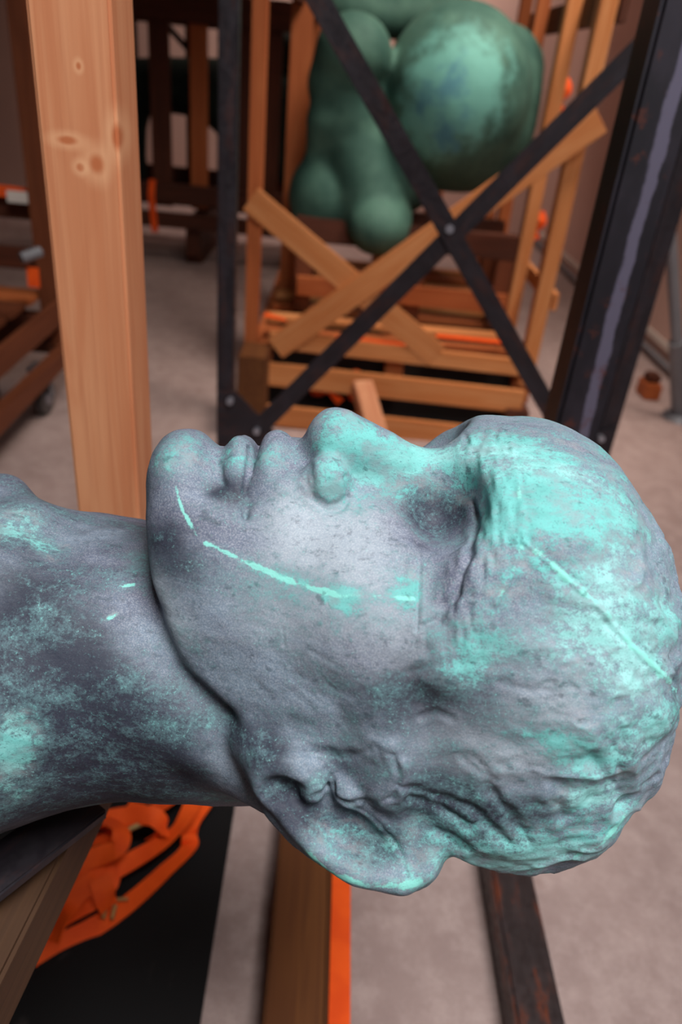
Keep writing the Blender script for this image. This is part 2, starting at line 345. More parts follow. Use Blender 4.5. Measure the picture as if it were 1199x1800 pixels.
for X, Y in ((XC-.02, 3.45), (XC-.02, 2.4), (-2.5, 3.5)):
    f_ = board('caster', (X-.04, Y, .09), (X-.04, Y, .235), .05, .008, GREYP, lc, up=(1, 0, 0), bev=.001)
    cyl('wheel', (X-.02, Y, .085), (X+.02, Y, .085), .085, RUBBER, f_, 24); cyl('hub', (X-.024, Y, .085), (X+.026, Y, .085), .035, ZINC, f_, 16)
    board('fork_arm', (X+.04, Y, .09), (X+.04, Y, .235), .05, .008, GREYP, f_, up=(1, 0, 0), bev=.001); board('mounting_plate', (X-.05, Y, .235), (X+.05, Y, .235), .1, .02, GREYP, f_, bev=.002)
def yb(y0, pts, w, nm='strap', par=None):
    bm = bmesh.new(); ribbon(bm, pts, w, ups=lambda s: (0, -1, .3)); return bm_obj(nm, bm, WEB, par)
yb(0, [(-2.2, 3.66, 1.00), (-1.7, 3.66, .985), (-1.40, 3.66, .975)], .05, par=lc)
a = at(57, 470, X=XC+.08); b = at(60, 505, X=XC+.08)
yb(0, [a, (a+b)/2, b], .05, par=lc)
c = at(55, 452, X=XC+.09); cyl('ratchet', c+np.array([-.03, -.03, 0]), c+np.array([.03, .03, .02]), .022, GREYP, lc, 12)
c = at(36, 347, Y=3.6); board('tag_plate', c-np.array([.06, 0, 0]), c+np.array([.06, 0, 0]), .01, .05, WHITE, lc, bev=.002)

# ---- things by the right wall
st = thing('prop_stand', (2.0, 4.3, 0), 'grey metal prop stand with foot by the right wall', 'stand')
p0 = at(1150, -60, Y=4.0); p1 = at(1190, 600, Y=4.0); p2 = at(1193, 640, Y=4.0); p3 = at(1196, 735, z=.0)
cyl('pole', p0, p1, .03, GREYP, st)
cyl('foot_tube', (p3[0]-.02, p3[1], .03), (p1[0], p1[1], p1[2]), .042, GREYP, st)
bm = bmesh.new(); bmesh.ops.create_cone(bm, cap_ends=True, segments=20, radius1=.11, radius2=.09, depth=.03); bm_obj('foot_disc', bm, GREYP, st, mw=Matrix.Translation((p3[0], p3[1], .016)))
c = at(1163, 612, Y=4.45)
w_ = thing('wheel_chock', (c[0], c[1], 0), 'small orange block on the floor by the right wall', 'block')
board('block', (c[0]-.05, c[1], .05), (c[0]+.05, c[1], .05), .16, .10, W_ORANGE, w_, bev=.01); board('tip', (c[0]-.04, c[1], .125), (c[0]+.04, c[1], .125), .1, .05, W_DARK, w_, bev=.01)
for px, py in ((988, 165), (945, 395)):
    c = at(px, py, Y=4.6); bm = bmesh.new(); ribbon(bm, [(c[0], 4.6, c[2]+.07), (c[0]+.02, 4.58, c[2]+.02), (c[0]-.01, 4.6, c[2]-.03), (c[0]+.01, 4.6, c[2]-.08)], .045, ups=lambda s: (0, -1, .2)); bm_obj('strap', bm, WEB, kr)

# ---- floor items under the head
m_ = at(405, 1410, z=0)
b = board('floor_mat', (-.86, .2, .005), (-.14, .2, .005), 2.3, .01, MAT, None, bev=.002); b.location.y = .15
tag(b, 'black rubber mat on the floor at the bottom left', 'mat')
b = board('timber_beam', (.034, .05, .045), (.034, 1.75, .045), .11, .09, W_BEAM, None, bev=.005)
tag(b, 'brown squared timber lying on the floor below the ear', 'beam')
bm = bmesh.new(); ribbon(bm, [(.119, .05, .093), (.119, .5, .0945), (.119, 1.0, .093), (.119, 1.74, .094)], .04)
tag(bm_obj('flat_strap', bm, WEB), 'straight orange strap running along the timber beam', 'strap')
b = board('timber_batten', (.115, .05, .045), (.115, 1.74, .045), .05, .088, W_BEAM, None, bev=.003)
tag(b, 'narrow batten beside the timber beam under the orange strap', 'beam')
def cpx(x, y, z): return at(x/1.934, 1350+y/1.934, z=z)
sp = thing('ratchet_strap', tuple(cpx(350, 350, .01)), 'loose heap of orange ratchet strap with a brass hook on the black mat', 'strap')
bm = bmesh.new(); rr = random.Random(5)
paths = [
 [(760, 20, .05), (700, 110, .06), (645, 200, .05), (640, 270, .03), (560, 350, .02), (450, 450, .02), (330, 535, .015), (200, 600, .015), (60, 660, .02), (-60, 690, .02)],
 [(680, 60, .10), (630, 170, .10), (560, 245, .08), (420, 330, .06), (280, 400, .06), (150, 455, .04), (60, 520, .03)],
 [(240, 250, .05), (310, 190, .09), (420, 165, .10), (520, 165, .12), (560, 215, .09), (520, 245, .05)],
 [(110, 400, .04), (240, 365, .07), (370, 365, .06), (340, 430, .05), (230, 500, .04), (120, 570, .03), (20, 600, .02)],
 [(230, 330, .09), (330, 300, .10), (400, 270, .12), (410, 210, .13), (350, 180, .12), (280, 210, .10)],
 [(190, 330, .04), (260, 270, .06), (340, 240, .08), (450, 180, .09), (560, 120, .08), (640, 60, .05)],
 [(180, 590, .04), (220, 500, .06), (260, 430, .08), (330, 380, .09)],
 [(100, 520, .05), (200, 430, .06), (330, 330, .08), (470, 120, .06)]]
for i, p in enumerate(paths):
    tw = rr.uniform(-.5, .5); ribbon(bm, [cpx(*q) for q in p], .041, n=10, ups=lambda s, tw=tw, i=i: (tw*math.cos(s*5+i)*1.3, .7*math.sin(s*6+i), 1))
bm_obj('webbing', bm, WEB, sp)
bm = bmesh.new(); ribbon(bm, [cpx(340, 370, .10), cpx(355, 430, .075), cpx(370, 475, .04)], .045); bm_obj('hook_tab', bm, WEB, sp)
h0 = cpx(372, 495, .03)
hk = cyl('hook', h0+np.array([-.010, -.012, 0]), h0+np.array([-.010, .016, .004]), .005, BRASS, sp, 10)
cyl('hook', h0+np.array([.008, -.012, 0]), h0+np.array([.008, .016, .004]), .005, BRASS, sp, 10)
cyl('hook', h0+np.array([-.03, .028, .0]), h0+np.array([.03, .034, .0]), .004, BRASS, sp, 10)
h1 = cpx(450, 215, .09); cyl('ring', h1+np.array([-.03, -.01, 0]), h1+np.array([.02, .015, .01]), .006, BRASS, sp, 10)

# ---- what carries the neck
a = at(112, 1462, z=.86); b = at(-10, 1700, z=.86)
d = (b-a)/np.linalg.norm(b-a)
s_ = thing('timber_support', (-.35, .5, 0), 'brown timber bearer under the shoulders of the bronze at the left edge', 'beam')
a2 = a-d*.46; b2 = b+d*.30
board('bearer', a2, b2, .05, .07, W_SHADE, s_, bev=.004)
board('leg', (b2[0], b2[1]+.04, 0.012), (b2[0], b2[1]+.04, .824), .06, .06, W_BEAM, s_, up=(0, 1, 0), bev=.003)
a = at(72, 1475, z=.93); c = at(-40, 1560, z=.93)
b = board('support_plate', a+(a-c)*.9, c+(c-a)*1.5, .05, .012, STEEL, None, bev=.002); tag(b, 'dark steel plate between the bronze shoulder and the timber bearer', 'plate')

# ------------------------------------------------------------ bronze modelling tools
def smin(a, b, k):
    h = np.clip(.5+.5*(b-a)/k, 0, 1); return b*(1-h)+a*h-k*h*(1-h)
class Field:
    def __init__(s, lo, hi, h):
        s.lo = np.array(lo, float); s.h = h; s.n = np.ceil((np.array(hi)-lo)/h).astype(int)+1
        s.ax = [np.arange(s.n[i], dtype=np.float32)*h+lo[i] for i in range(3)]
        s.v = np.full(s.n, 1., np.float32)
    def box(s, lo, hi):
        sl = []
        for i in range(3):
            a = int(max(0, math.floor((lo[i]-s.lo[i])/s.h))); b = int(min(s.n[i], math.ceil((hi[i]-s.lo[i])/s.h)+1)); sl.append(slice(a, max(a, b)))
        g = np.meshgrid(*[s.ax[i][sl[i]] for i in range(3)], indexing='ij', sparse=True)
        return tuple(sl), g
    def apply(s, lo, hi, fn, k, op='add'):
        m = k*1.2+.01
        sl, g = s.box(np.array(lo)-m, np.array(hi)+m)
        if any(q.stop-q.start < 1 for q in sl): return
        d = fn(*g).astype(np.float32); a = s.v[sl]
        s.v[sl] = smin(a, d, k) if op == 'add' else -smin(-a, d, k)
    def ell(s, c, r, k=.01, op='add', rot=None):
        c = np.array(c, float); r = np.array(r, float); R_ = np.eye(3) if rot is None else np.array(rot)   # rows: local axes
        e = np.sqrt(((R_*r[:, None])**2).sum(0))
        def fn(x, y, z):
            x = x-c[0]; y = y-c[1]; z = z-c[2]
            q = [(x*R_[i, 0]+y*R_[i, 1]+z*R_[i, 2]) for i in range(3)]
            k0 = np.sqrt(sum((q[i]/r[i])**2 for i in range(3))); k1 = np.sqrt(sum((q[i]/r[i]**2)**2 for i in range(3)))+1e-9
            return k0*(k0-1)/k1
        s.apply(c-e, c+e, fn, k, op)
    def cap(s, pts, rs, k=.01, op='add'):
        P = [np.array(p, float) for p in pts]
        if np.isscalar(rs): rs = [rs]*len(P)
        A = np.array(P); R_ = max(rs)
        def fn(x, y, z):
            out = None
            for a, b, ra, rb in zip(P, P[1:], rs, rs[1:]):
                ab = b-a; L = ab.dot(ab)+1e-12
                t = np.clip(((x-a[0])*ab[0]+(y-a[1])*ab[1]+(z-a[2])*ab[2])/L, 0, 1)
                d = np.sqrt((x-a[0]-t*ab[0])**2+(y-a[1]-t*ab[1])**2+(z-a[2]-t*ab[2])**2)-(ra+(rb-ra)*t)
                out = d if out is None else np.minimum(out, d)
            return out
        s.apply(A.min(0)-R_, A.max(0)+R_, fn, k, op)
    def mesh(s):
        v = s.v; n = v.shape; ins = v < 0
        cnt = np.zeros((n[0]-1, n[1]-1, n[2]-1), np.int8)
        for i in (0, 1):
            for j in (0, 1):
                for k in (0, 1): cnt += ins[i:n[0]-1+i, j:n[1]-1+j, k:n[2]-1+k]
        cells = np.argwhere((cnt > 0) & (cnt < 8)); idx = np.full(cnt.shape, -1, np.int32); idx[tuple(cells.T)] = np.arange(len(cells))
        acc = np.zeros((len(cells), 3)); num = np.zeros(len(cells)); co = [(i, j, k) for i in (0, 1) for j in (0, 1) for k in (0, 1)]
        val = {c: v[cells[:, 0]+c[0], cells[:, 1]+c[1], cells[:, 2]+c[2]] for c in co}
        for a in co:
            for d in range(3):
                if a[d]: continue
                b = list(a); b[d] = 1; b = tuple(b); va, vb = val[a], val[b]; m = (va < 0) != (vb < 0)
                t = np.where(m, va/np.where(m, va-vb, 1), 0); p = np.tile(np.array(a, float), (len(cells), 1)); p[:, d] += t
                acc[m] += p[m]; num[m] += 1
        V = (cells+acc/num[:, None])*s.h+s.lo; Fs = []
        for d in range(3):
            sl0 = [slice(None)]*3; sl1 = [slice(None)]*3; sl0[d] = slice(0, -1); sl1[d] = slice(1, None)
            a, b = ins[tuple(sl0)], ins[tuple(sl1)]; e = np.argwhere(a != b); u, w = (d+1) % 3, (d+2) % 3
            e = e[(e[:, u] > 0) & (e[:, w] > 0) & (e[:, u] < n[u]-1) & (e[:, w] < n[w]-1)]
            q = []
            for du, dw in ((-1, -1), (0, -1), (0, 0), (-1, 0)):
                c = e.copy(); c[:, u] += du; c[:, w] += dw; q.append(idx[tuple(c.T)])
            q = np.stack(q, 1); fl = ~a[tuple(e.T)]; q[fl] = q[fl][:, ::-1]; Fs.append(q)
        return V, np.concatenate(Fs)
def make_mesh(name, V, F):
    me = bpy.data.meshes.new(name); me.vertices.add(len(V)); me.vertices.foreach_set('co', V.astype(np.float32).ravel())
    me.loops.add(F.size); me.loops.foreach_set('vertex_index', F.astype(np.int32).ravel())
    me.polygons.add(len(F)); me.polygons.foreach_set('loop_start', np.arange(0, F.size, 4, dtype=np.int32))
    me.polygons.foreach_set('use_smooth', np.ones(len(F), bool)); me.update(calc_edges=True); return me
def relax(V, F, it=2, lam=.5):
    e = np.concatenate([F[:, [0, 1]], F[:, [1, 2]], F[:, [2, 3]], F[:, [3, 0]]]); n = len(V)
    deg = np.bincount(e[:, 0], minlength=n)+np.bincount(e[:, 1], minlength=n)
    for _ in range(it):
        S = np.stack([np.bincount(e[:, 0], V[e[:, 1], i], n)+np.bincount(e[:, 1], V[e[:, 0], i], n) for i in range(3)], 1)/deg[:, None]
        V = V+(S-V)*lam
    return V
def subdivide(V, F):
    e = np.concatenate([F[:, [0, 1]], F[:, [1, 2]], F[:, [2, 3]], F[:, [3, 0]]]); e = np.sort(e, 1)
    key = e[:, 0].astype(np.int64)*len(V)+e[:, 1]; u, inv = np.unique(key, return_inverse=True); a, b = u//len(V), u % len(V)
    n = len(V); m = len(F); E = n+inv.reshape(4, m).T; fc = n+len(u)+np.arange(m)
    V2 = np.concatenate([V, (V[a]+V[b])/2, V[F].mean(1)])
    F2 = np.concatenate([np.stack([F[:, i], E[:, i], fc, E[:, i-1]], 1) for i in range(4)]); return V2, F2
def normals(V, F):
    n = np.cross(V[F[:, 2]]-V[F[:, 0]], V[F[:, 3]]-V[F[:, 1]]); N = np.stack([sum(np.bincount(F[:, j], n[:, i], len(V)) for j in range(4)) for i in range(3)], 1)
    return N/(np.linalg.norm(N, axis=1)[:, None]+1e-12)
def vnoise(P, sc, seed=0, stretch=(1, 1, 1)):
    q = P*sc/np.array(stretch)+seed*17.3; i = np.floor(q).astype(np.int64); f = q-i; f = f*f*(3-2*f); r = 0
    for a in (0, 1):
        for b in (0, 1):
            for c in (0, 1):
                h = ((i[:, 0]+a)*73856093 ^ (i[:, 1]+b)*19349663 ^ (i[:, 2]+c)*83492791 ^ seed*2654435) & 0xffffff
                h = (h*1103515245+12345) & 0x7fffffff; h = ((h >> 8) & 0xffff)/65535.
                r = r+h*(f[:, 0] if a else 1-f[:, 0])*(f[:, 1] if b else 1-f[:, 1])*(f[:, 2] if c else 1-f[:, 2])
    return r*2-1
def fbm(P, sc, oct=4, seed=0, stretch=(1, 1, 1), g=.5):
    r = 0; a = 1
    for o in range(oct): r = r+a*vnoise(P, sc*2**o, seed+o, stretch); a *= g
    return r
def pline(V, pts):
    """distance of each vertex to a polyline"""
    P = [np.array(p, float) for p in pts]; out = np.full(len(V), 9.)
    A = np.array(P); m = np.all((V > A.min(0)-.04) & (V < A.max(0)+.04), axis=1); W = V[m]; o = np.full(len(W), 9.)
    for a, b in zip(P, P[1:]):
        ab = b-a; t = np.clip((W-a)@ab/(ab@ab+1e-12), 0, 1); o = np.minimum(o, np.linalg.norm(W-a-t[:, None]*ab, axis=1))
    out[m] = o; return out
def setattr_(me, name, v):
    a = me.attributes.new(name, 'FLOAT', 'POINT'); a.data.foreach_set('value', v.astype(np.float32))
def ss(v, a, b): t = np.clip((v-a)/(b-a), 0, 1); return t*t*(3-2*t)

# ------------------------------------------------------------ the colossal head lying face up
YC = .52
S = Field((-.46, .18, .93), (.345, .80, 1.42), .003)
def spl(x, xs, ys):     # smooth monotone-ish interpolation
    xs = np.array(xs); ys = np.array(ys); m = np.gradient(ys, xs); i = np.clip(np.searchsorted(xs, x)-1, 0, len(xs)-2)
    h = xs[i+1]-xs[i]; t = np.clip((x-xs[i])/h, 0, 1); return (2*t**3-3*t**2+1)*ys[i]+(t**3-2*t**2+t)*h*m[i]+(-2*t**3+3*t**2)*ys[i+1]+(t**3-t**2)*h*m[i+1]
HX = [-.150, -.131, -.120, -.105, -.080, -.045, -.010, .030, .070, .100, .130, .160, .200, .235, .262, .285, .300, .309]
HT = [1.230, 1.310, 1.330, 1.341, 1.338, 1.332, 1.330, 1.333, 1.338, 1.350, 1.362, 1.368, 1.364, 1.345, 1.317, 1.280, 1.240, 1.200]
HW = [.040, .062, .076, .090, .106, .124, .140, .152, .159, .164, .169, .171, .168, .158, .140, .110, .075, .030]
HB = [1.16, 1.10, 1.06, 1.04, 1.02, 1.00, .985, .975, .97, .97, .97, .975, .985, 1.00, 1.025, 1.06, 1.10, 1.15]
HM = [1.20, 1.19, 1.18, 1.17, 1.155, 1.14, 1.13, 1.125, 1.125, 1.13, 1.135, 1.14, 1.145, 1.15, 1.16, 1.165, 1.17, 1.17]
def head(x, y, z):
    L = np.abs(y-YC); T = spl(x, HX, HT); Wd = spl(x, HX, HW); B = spl(x, HX, HB); M = spl(x, HX, HM)
    up = z > M; hh = np.where(up, T-M, M-B); p = np.where(up, 2.15, 2.1)
    f = ((L/Wd)**p+(np.abs(z-M)/hh)**p)**(1/p)-1
    d = f*np.minimum(Wd, hh)
    e = np.maximum(x-.309, -.150-x)
    return np.where(e > 0, np.maximum(d, 0)+e, d)
def jaw(x, y, z):       # negative where the head is kept: the plane under the jaw
    L = np.abs(y-YC); dz = 1.335-z
    g = -.131+np.interp(dz, [-.05, 0, .03, .07, .10, .125, .145, .165, .20, .30], [.012, .004, .000, .010, .028, .050, .085, .125, .20, .42])
    return -((x-g)*.75)+L*0
sl, g = S.box((-.46, .18, .93), (.345, .80, 1.42))
hd = head(*g); jd = jaw(*g); kk = .009
h_ = np.clip(.5-.5*(jd-hd)/kk, 0, 1); S.v[...] = (jd*(1-h_)+hd*h_+kk*h_*(1-h_))
# neck and shoulders
NX = [-.46, -.40, -.33, -.27, -.22, -.17, -.10, -.02, .06]
NT_ = [1.20, 1.21, 1.225, 1.237, 1.243, 1.247, 1.243, 1.23, 1.20]
NW = [.30, .27, .21, .165, .138, .122, .117, .114, .10]
NB = [.93, .94, .955, .97, .985, 1.00, 1.005, 1.01, 1.02]
NM = [1.10, 1.105, 1.11, 1.115, 1.12, 1.125, 1.13, 1.13, 1.12]
def neck(x, y, z):
    L = np.abs(y-YC); T = spl(x, NX, NT_); Wd = spl(x, NX, NW); B = spl(x, NX, NB); M = spl(x, NX, NM)
    hh = np.where(z > M, T-M, M-B); f = ((L/Wd)**2.1+(np.abs(z-M)/hh)**2.1)**(1/2.1)-1; d = f*np.minimum(Wd, hh)
    e = np.maximum(x-.06, -.45-x); return np.where(e > 0, np.maximum(d, 0)+e, d)
S.v[...] = smin(S.v, neck(*g).astype(np.float32), .026)
def pair(fn):
    for s in (-1, 1): fn(s)
def P(x, l, z, s=-1): return (x, YC+s*l, z)
# collar bones, neck cords, far shoulder swell
pair(lambda s: S.cap([P(-.235, .02, 1.228, s), P(-.28, .07, 1.240, s), P(-.34, .14, 1.20, s)], [.014, .022, .02], .03))
S.ell(P(-.300, .0, 1.238, 1), (.055, .05, .030), .02)
S.ell(P(-.300, .09, 1.165, 1), (.075, .05, .040), .016)
pair(lambda s: S.cap([P(-.24, .03, 1.235, s), P(-.12, .085, 1.17, s), P(-.01, .118, 1.11, s)], [.014, .018, .022], .03))
# brow, forehead
pair(lambda s: S.cap([P(.122, .015, 1.343, s), P(.128, .05, 1.336, s), P(.119, .095, 1.306, s), P(.094, .132, 1.256, s)], [.018, .024, .021, .014], .018))
S.ell(P(.165, 0, 1.328), (.06, .09, .036), .03)
# eye sockets, then the lids
pair(lambda s: S.ell(P(.086, .060, 1.348, s), (.032, .042, .036), .012, 'cut'))
pair(lambda s: S.ell(P(.088, .042, 1.345, s), (.016, .022, .034), .014, 'cut'))
pair(lambda s: S.ell(P(.084, .094, 1.262, s), (.024, .038, .028), .012))
# cheek
pair(lambda s: S.ell(P(.045, .085, 1.255, s), (.045, .045, .045), .03))
pair(lambda s: S.cap([P(.05, .125, 1.235, s), P(.07, .150, 1.19, s), P(.06, .160, 1.14, s)], [.012, .012, .012], .025))
# nose
S.cap([P(.112, 0, 1.332), P(.085, 0, 1.330), P(.045, 0, 1.350), P(.014, 0, 1.357)], [.016, .016, .019, .024], .022)
S.ell(P(.010, 0, 1.353), (.019, .020, .026), .010)
pair(lambda s: S.ell(P(.006, .030, 1.326, s), (.018, .015, .032), .006))
S.ell(P(-.004, 0, 1.340), (.010, .012, .016), .010)
# lips
S.cap([P(-.020, .052, 1.300, -1), P(-.024, .03, 1.326, -1), P(-.028, .0, 1.334), P(-.024, .03, 1.326, 1), P(-.020, .052, 1.300, 1)], [.008, .012, .014, .012, .008], .018)
S.cap([P(-.045, .046, 1.304, -1), P(-.037, .022, 1.336, -1), P(-.034, .006, 1.346), P(-.034, -.006, 1.346), P(-.037, .022, 1.336, 1), P(-.045, .046, 1.304, 1)], [.0065, .0105, .0115, .0115, .0105, .0065], .003)
S.cap([P(-.055, .040, 1.306, -1), P(-.062, .022, 1.332, -1), P(-.064, 0, 1.341), P(-.062, .022, 1.332, 1), P(-.055, .040, 1.306, 1)], [.008, .012, .0125, .012, .008], .003)
S.cap([P(-.050, .052, 1.312, -1), P(-.050, .03, 1.341, -1), P(-.050, 0, 1.355), P(-.050, .03, 1.341, 1), P(-.050, .052, 1.312, 1)], [.003, .0035, .003, .0035, .003], .004, 'cut')
S.cap([P(-.079, .035, 1.338, -1), P(-.081, 0, 1.352), P(-.079, .035, 1.338, 1)], [.008, .007, .008], .014, 'cut')
S.ell(P(-.104, 0, 1.322), (.024, .032, .027), .02)
# ears: a tilted plate, then its rims and hollows
EN = np.array([.06, -.86, .50]); EN /= np.linalg.norm(EN); EC = np.array([.050, YC-.163, 1.128])
def E(px, py, n=0.):        # a point on the near ear's tilted plane
    r = RC @ np.array([px-599.5, py-900, FPX]); t = (EC-CAM)@EN/(r@EN); return CAM+r*t+EN*n
def ear(s):
    def m(p): p = np.array(p, float); return p if s < 0 else np.array([p[0], 2*YC-p[1], p[2]])
    a = E(470, 1340); b = E(735, 1525); ax = (b-a)/np.linalg.norm(b-a); up = np.cross(EN, ax)
    if up[2] < 0: up = -up
    R_ = np.array([ax, up, EN]); R_ = R_ if s < 0 else R_*np.array([1, -1, 1])
    C_ = lambda pts, rs, k, op='add': S.cap([m(E(*q)) for q in pts], rs, k, op)
    L_ = lambda x, y, n, r, k, op='add': S.ell(m(E(x, y, n)), r, k, op, rot=R_)
    L_(606, 1440, -.010, (.080, .042, .015), .008)
    L_(690, 1490, -.008, (.044, .032, .016), .008)
    C_([(560, 1400, -.03), (640, 1430, -.035), (700, 1450, -.03)], .03, .02)
    L_(512, 1364, .002, (.030, .029, .017), .006)
    L_(610, 1462, .015, (.040, .030, .018), .010, 'cut')
    C_([(452, 1318, -.022), (470, 1335, -.024)], .018, .02)
    L_(505, 1392, .012, (.020, .014, .012), .008, 'cut')
    C_([(478, 1385, -.002), (510, 1440, .0), (560, 1492, .002), (625, 1530, .003), (705, 1543, .004), (742, 1520, .003), (752, 1470, .0), (745, 1430, -.006)], [.008, .009, .0095, .010, .011, .012, .012, .009], .004)
    C_([(604, 1400, .003), (655, 1425, .004), (698, 1468, .003), (716, 1510, .001)], [.005, .006, .006, .005], .003)
    C_([(655, 1425, -.002), (700, 1470, -.002), (722, 1520, -.003)], .003, .003, 'cut') if False else None
    L_(548, 1384, .006, (.009, .010, .008), .004)
    L_(612, 1386, .004, (.014, .011, .012), .005)
    L_(668, 1362, -.002, (.020, .016, .014), .006)
    L_(690, 1440, -.001, (.016, .010, .010), .006)
    C_([(575, 1372, .006), (580, 1400, .004), (590, 1420, .004)], .003, .006, 'cut')
pair(ear)
# hair mass at the back and crown
for x, l, z, r in ((.15, .140, 1.12, .03), (.20, .130, 1.13, .035), (.24, .105, 1.16, .035), (.27, .06, 1.22, .03)):
    pair(lambda s: S.ell(P(x, l, z, s), (r*1.2, r*.8, r), .03))
V, F = S.mesh(); del hd, jd, g
keep = np.ones(len(V), bool); V = relax(V, F, 3); V, F = subdivide(V, F); V = relax(V, F, 2)
N = normals(V, F)
bvh = BVHTree.FromPolygons([tuple(v) for v in V[::1]], [tuple(int(i) for i in f) for f in F[::1]]) if False else None
# anchors on the surface
class Hit:
    def __init__(s, V, F): s.me = make_mesh('probe', V, F); s.b = bmesh.new(); s.b.from_mesh(s.me); s.t = BVHTree.FromBMesh(s.b)
    def __call__(s, x, y):
        r = Vector(RC @ np.array([x-599.5, y-900, FPX])).normalized(); h = s.t.ray_cast(Vector(CAM), r)
        return np.array(h[0]) if h[0] is not None else None
    def free(s): s.b.free(); bpy.data.meshes.remove(s.me)
hit = Hit(V, F)
def line(*pts):
    r = []
    for p in pts:
        h = hit(*p)
        if h is not None: r.append(h)
    return r
disp = np.zeros(len(V))
zz = V[:, 2]; xx = V[:, 0]; ll = np.abs(V[:, 1]-YC)
hair = ss(xx, .10, .20)*ss(1.36-zz, .0, .06)*1.0+ss(xx, .12, .16)*.25
hair = np.clip(hair*ss(xx+(.0), .05, .12), 0, 1)
hair = np.maximum(hair, ss(1.17-zz, 0, .05)*ss(xx, .10, .14))
disp += fbm(V, 14, 3, 1)*.0016
disp += hair*(fbm(V, 20, 5, 5, (1.5, 1, 1))*.0042-np.abs(fbm(V, 34, 3, 9, (1.6, 1, 1)))*.0045+.001)
disp += (1-hair)*fbm(V, 60, 3, 11, (1.6, 1, 1))*.0005
chk = np.exp(-((V-np.array([.02, .38, 1.20]))**2).sum(1)/.07**2); disp -= chk*np.maximum(0, vnoise(V, 55, 77, (1.8, 1, 1))-.25)*.004
browm = np.exp(-(pline(V, [P(.118, .0, 1.37), P(.128, .05, 1.365), P(.120, .095, 1.33), P(.10, .130, 1.28)])/.022)**2)
disp += browm*vnoise(V, 150, 21, (.5, 1.6, 1.6))*.0016
rs_ = np.random.RandomState(4)
cn1 = vnoise(V, 110, 51); cn2 = vnoise(V, 45, 52)
def crease(pts, w, depth):
    global disp
    if len(pts) > 1:
        d = pline(V, pts); d = d+w*(.8*cn1+.8*cn2)
        disp = disp-.75*depth*(np.exp(-(d/w)**2)*(.75+.5*cn2)-.25*np.exp(-((d-w*2)/(w*1.4))**2))
def ridge(pts, w, h): crease(pts, w, -h)
disp -= .0026*np.exp(-(pline(V, line((735, 950), (737, 1000), (735, 1060), (733, 1108)))/.0014)**2)
ridge(line((722, 955), (722, 1000), (724, 1050)), .005, .0012)
crease(line((547, 825), (546, 850), (552, 875), (575, 895), (600, 892), (614, 868), (606, 842)), .0028, .0035)
crease(line((438, 790), (434, 830), (430, 866)), .0022, .003)
crease(line((384, 775), (383, 815), (390, 850)), .003, .0025)
crease(line((455, 800), (475, 775), (486, 765)), .002, .0012)
crease(line((832, 885), (835, 930), (822, 985), (802, 1045), (770, 1088), (745, 1100)), .0035, .0052)
crease(line((735, 948), (760, 962), (790, 972), (815, 958)), .0028, .0014)
for pts, w, d in (
    (((498, 1105), (500, 1135)), .0012, .0015), (((545, 1140), (600, 1175)), .002, .0012), (((520, 1190), (560, 1225), (600, 1250)), .003, .002), (((515, 1215), (545, 1240)), .002, .0015),
    (((740, 1260), (770, 1252), (790, 1262)), .002, .002), (((560, 1180), (585, 1215)), .0016, .0012), (((450, 1200), (475, 1225)), .002, .001),
    (((180, 1095), (225, 1080)), .002, .0012), (((150, 1105), (205, 1085)), .003, .001), (((240, 1085), (262, 1120)), .0018, .001), (((190, 1048), (215, 1040)), .003, .002),
    (((720, 1400), (790, 1430), (830, 1450)), .004, .005), (((700, 1380), (760, 1395), (830, 1420), (890, 1480)), .004, .004), (((770, 1460), (820, 1490)), .004, .003),
    (((860, 1380), (900, 1440), (930, 1480)), .004, .004), (((820, 1330), (870, 1370)), .003, .002), (((720, 1180), (790, 1165), (860, 1170)), .003, .0015), (((880, 1200), (930, 1215), (970, 1200)), .003, .002),
    (((975, 1380), (990, 1440)), .005, .003), (((1080, 1290), (1090, 1370), (1100, 1420)), .006, .005), (((1040, 1330), (1075, 1390)), .004, .003), (((1185, 1150), (1192, 1230)), .004, .004),
    (((390, 855), (375, 865), (350, 868)), .006, .002), (((640, 745), (655, 760)), .002, .0008)):
    crease(line(*pts), w, d*(.45 if pts[0][0] < 600 and pts[0][1] > 1000 else 1))
crease(line((600, 1406), (632, 1424), (666, 1449), (692, 1480), (708, 1505), (714, 1540)), .0022, .0022)
crease(line((582, 1362), (590, 1395), (612, 1412), (650, 1408), (690, 1400), (703, 1365), (694, 1325)), .0026, .004)
crease(line((556, 1400), (575, 1378), (572, 1350)), .0024, .003)
crease(line((468, 1320), (520, 1318), (600, 1335), (650, 1318)), .004, .003)
seam = [line((900, 790), (912, 860), (920, 950)), line((920, 952), (900, 1010), (870, 1060)), line((922, 955), (1000, 1020), (1060, 1075), (1110, 1135), (1160, 1180), (1196, 1215))]
for q in seam: ridge(q, .0018, .0022)
ridge(line((690, 1310), (705, 1350), (700, 1385)), .004, .003)
V = V+N*disp[:, None]
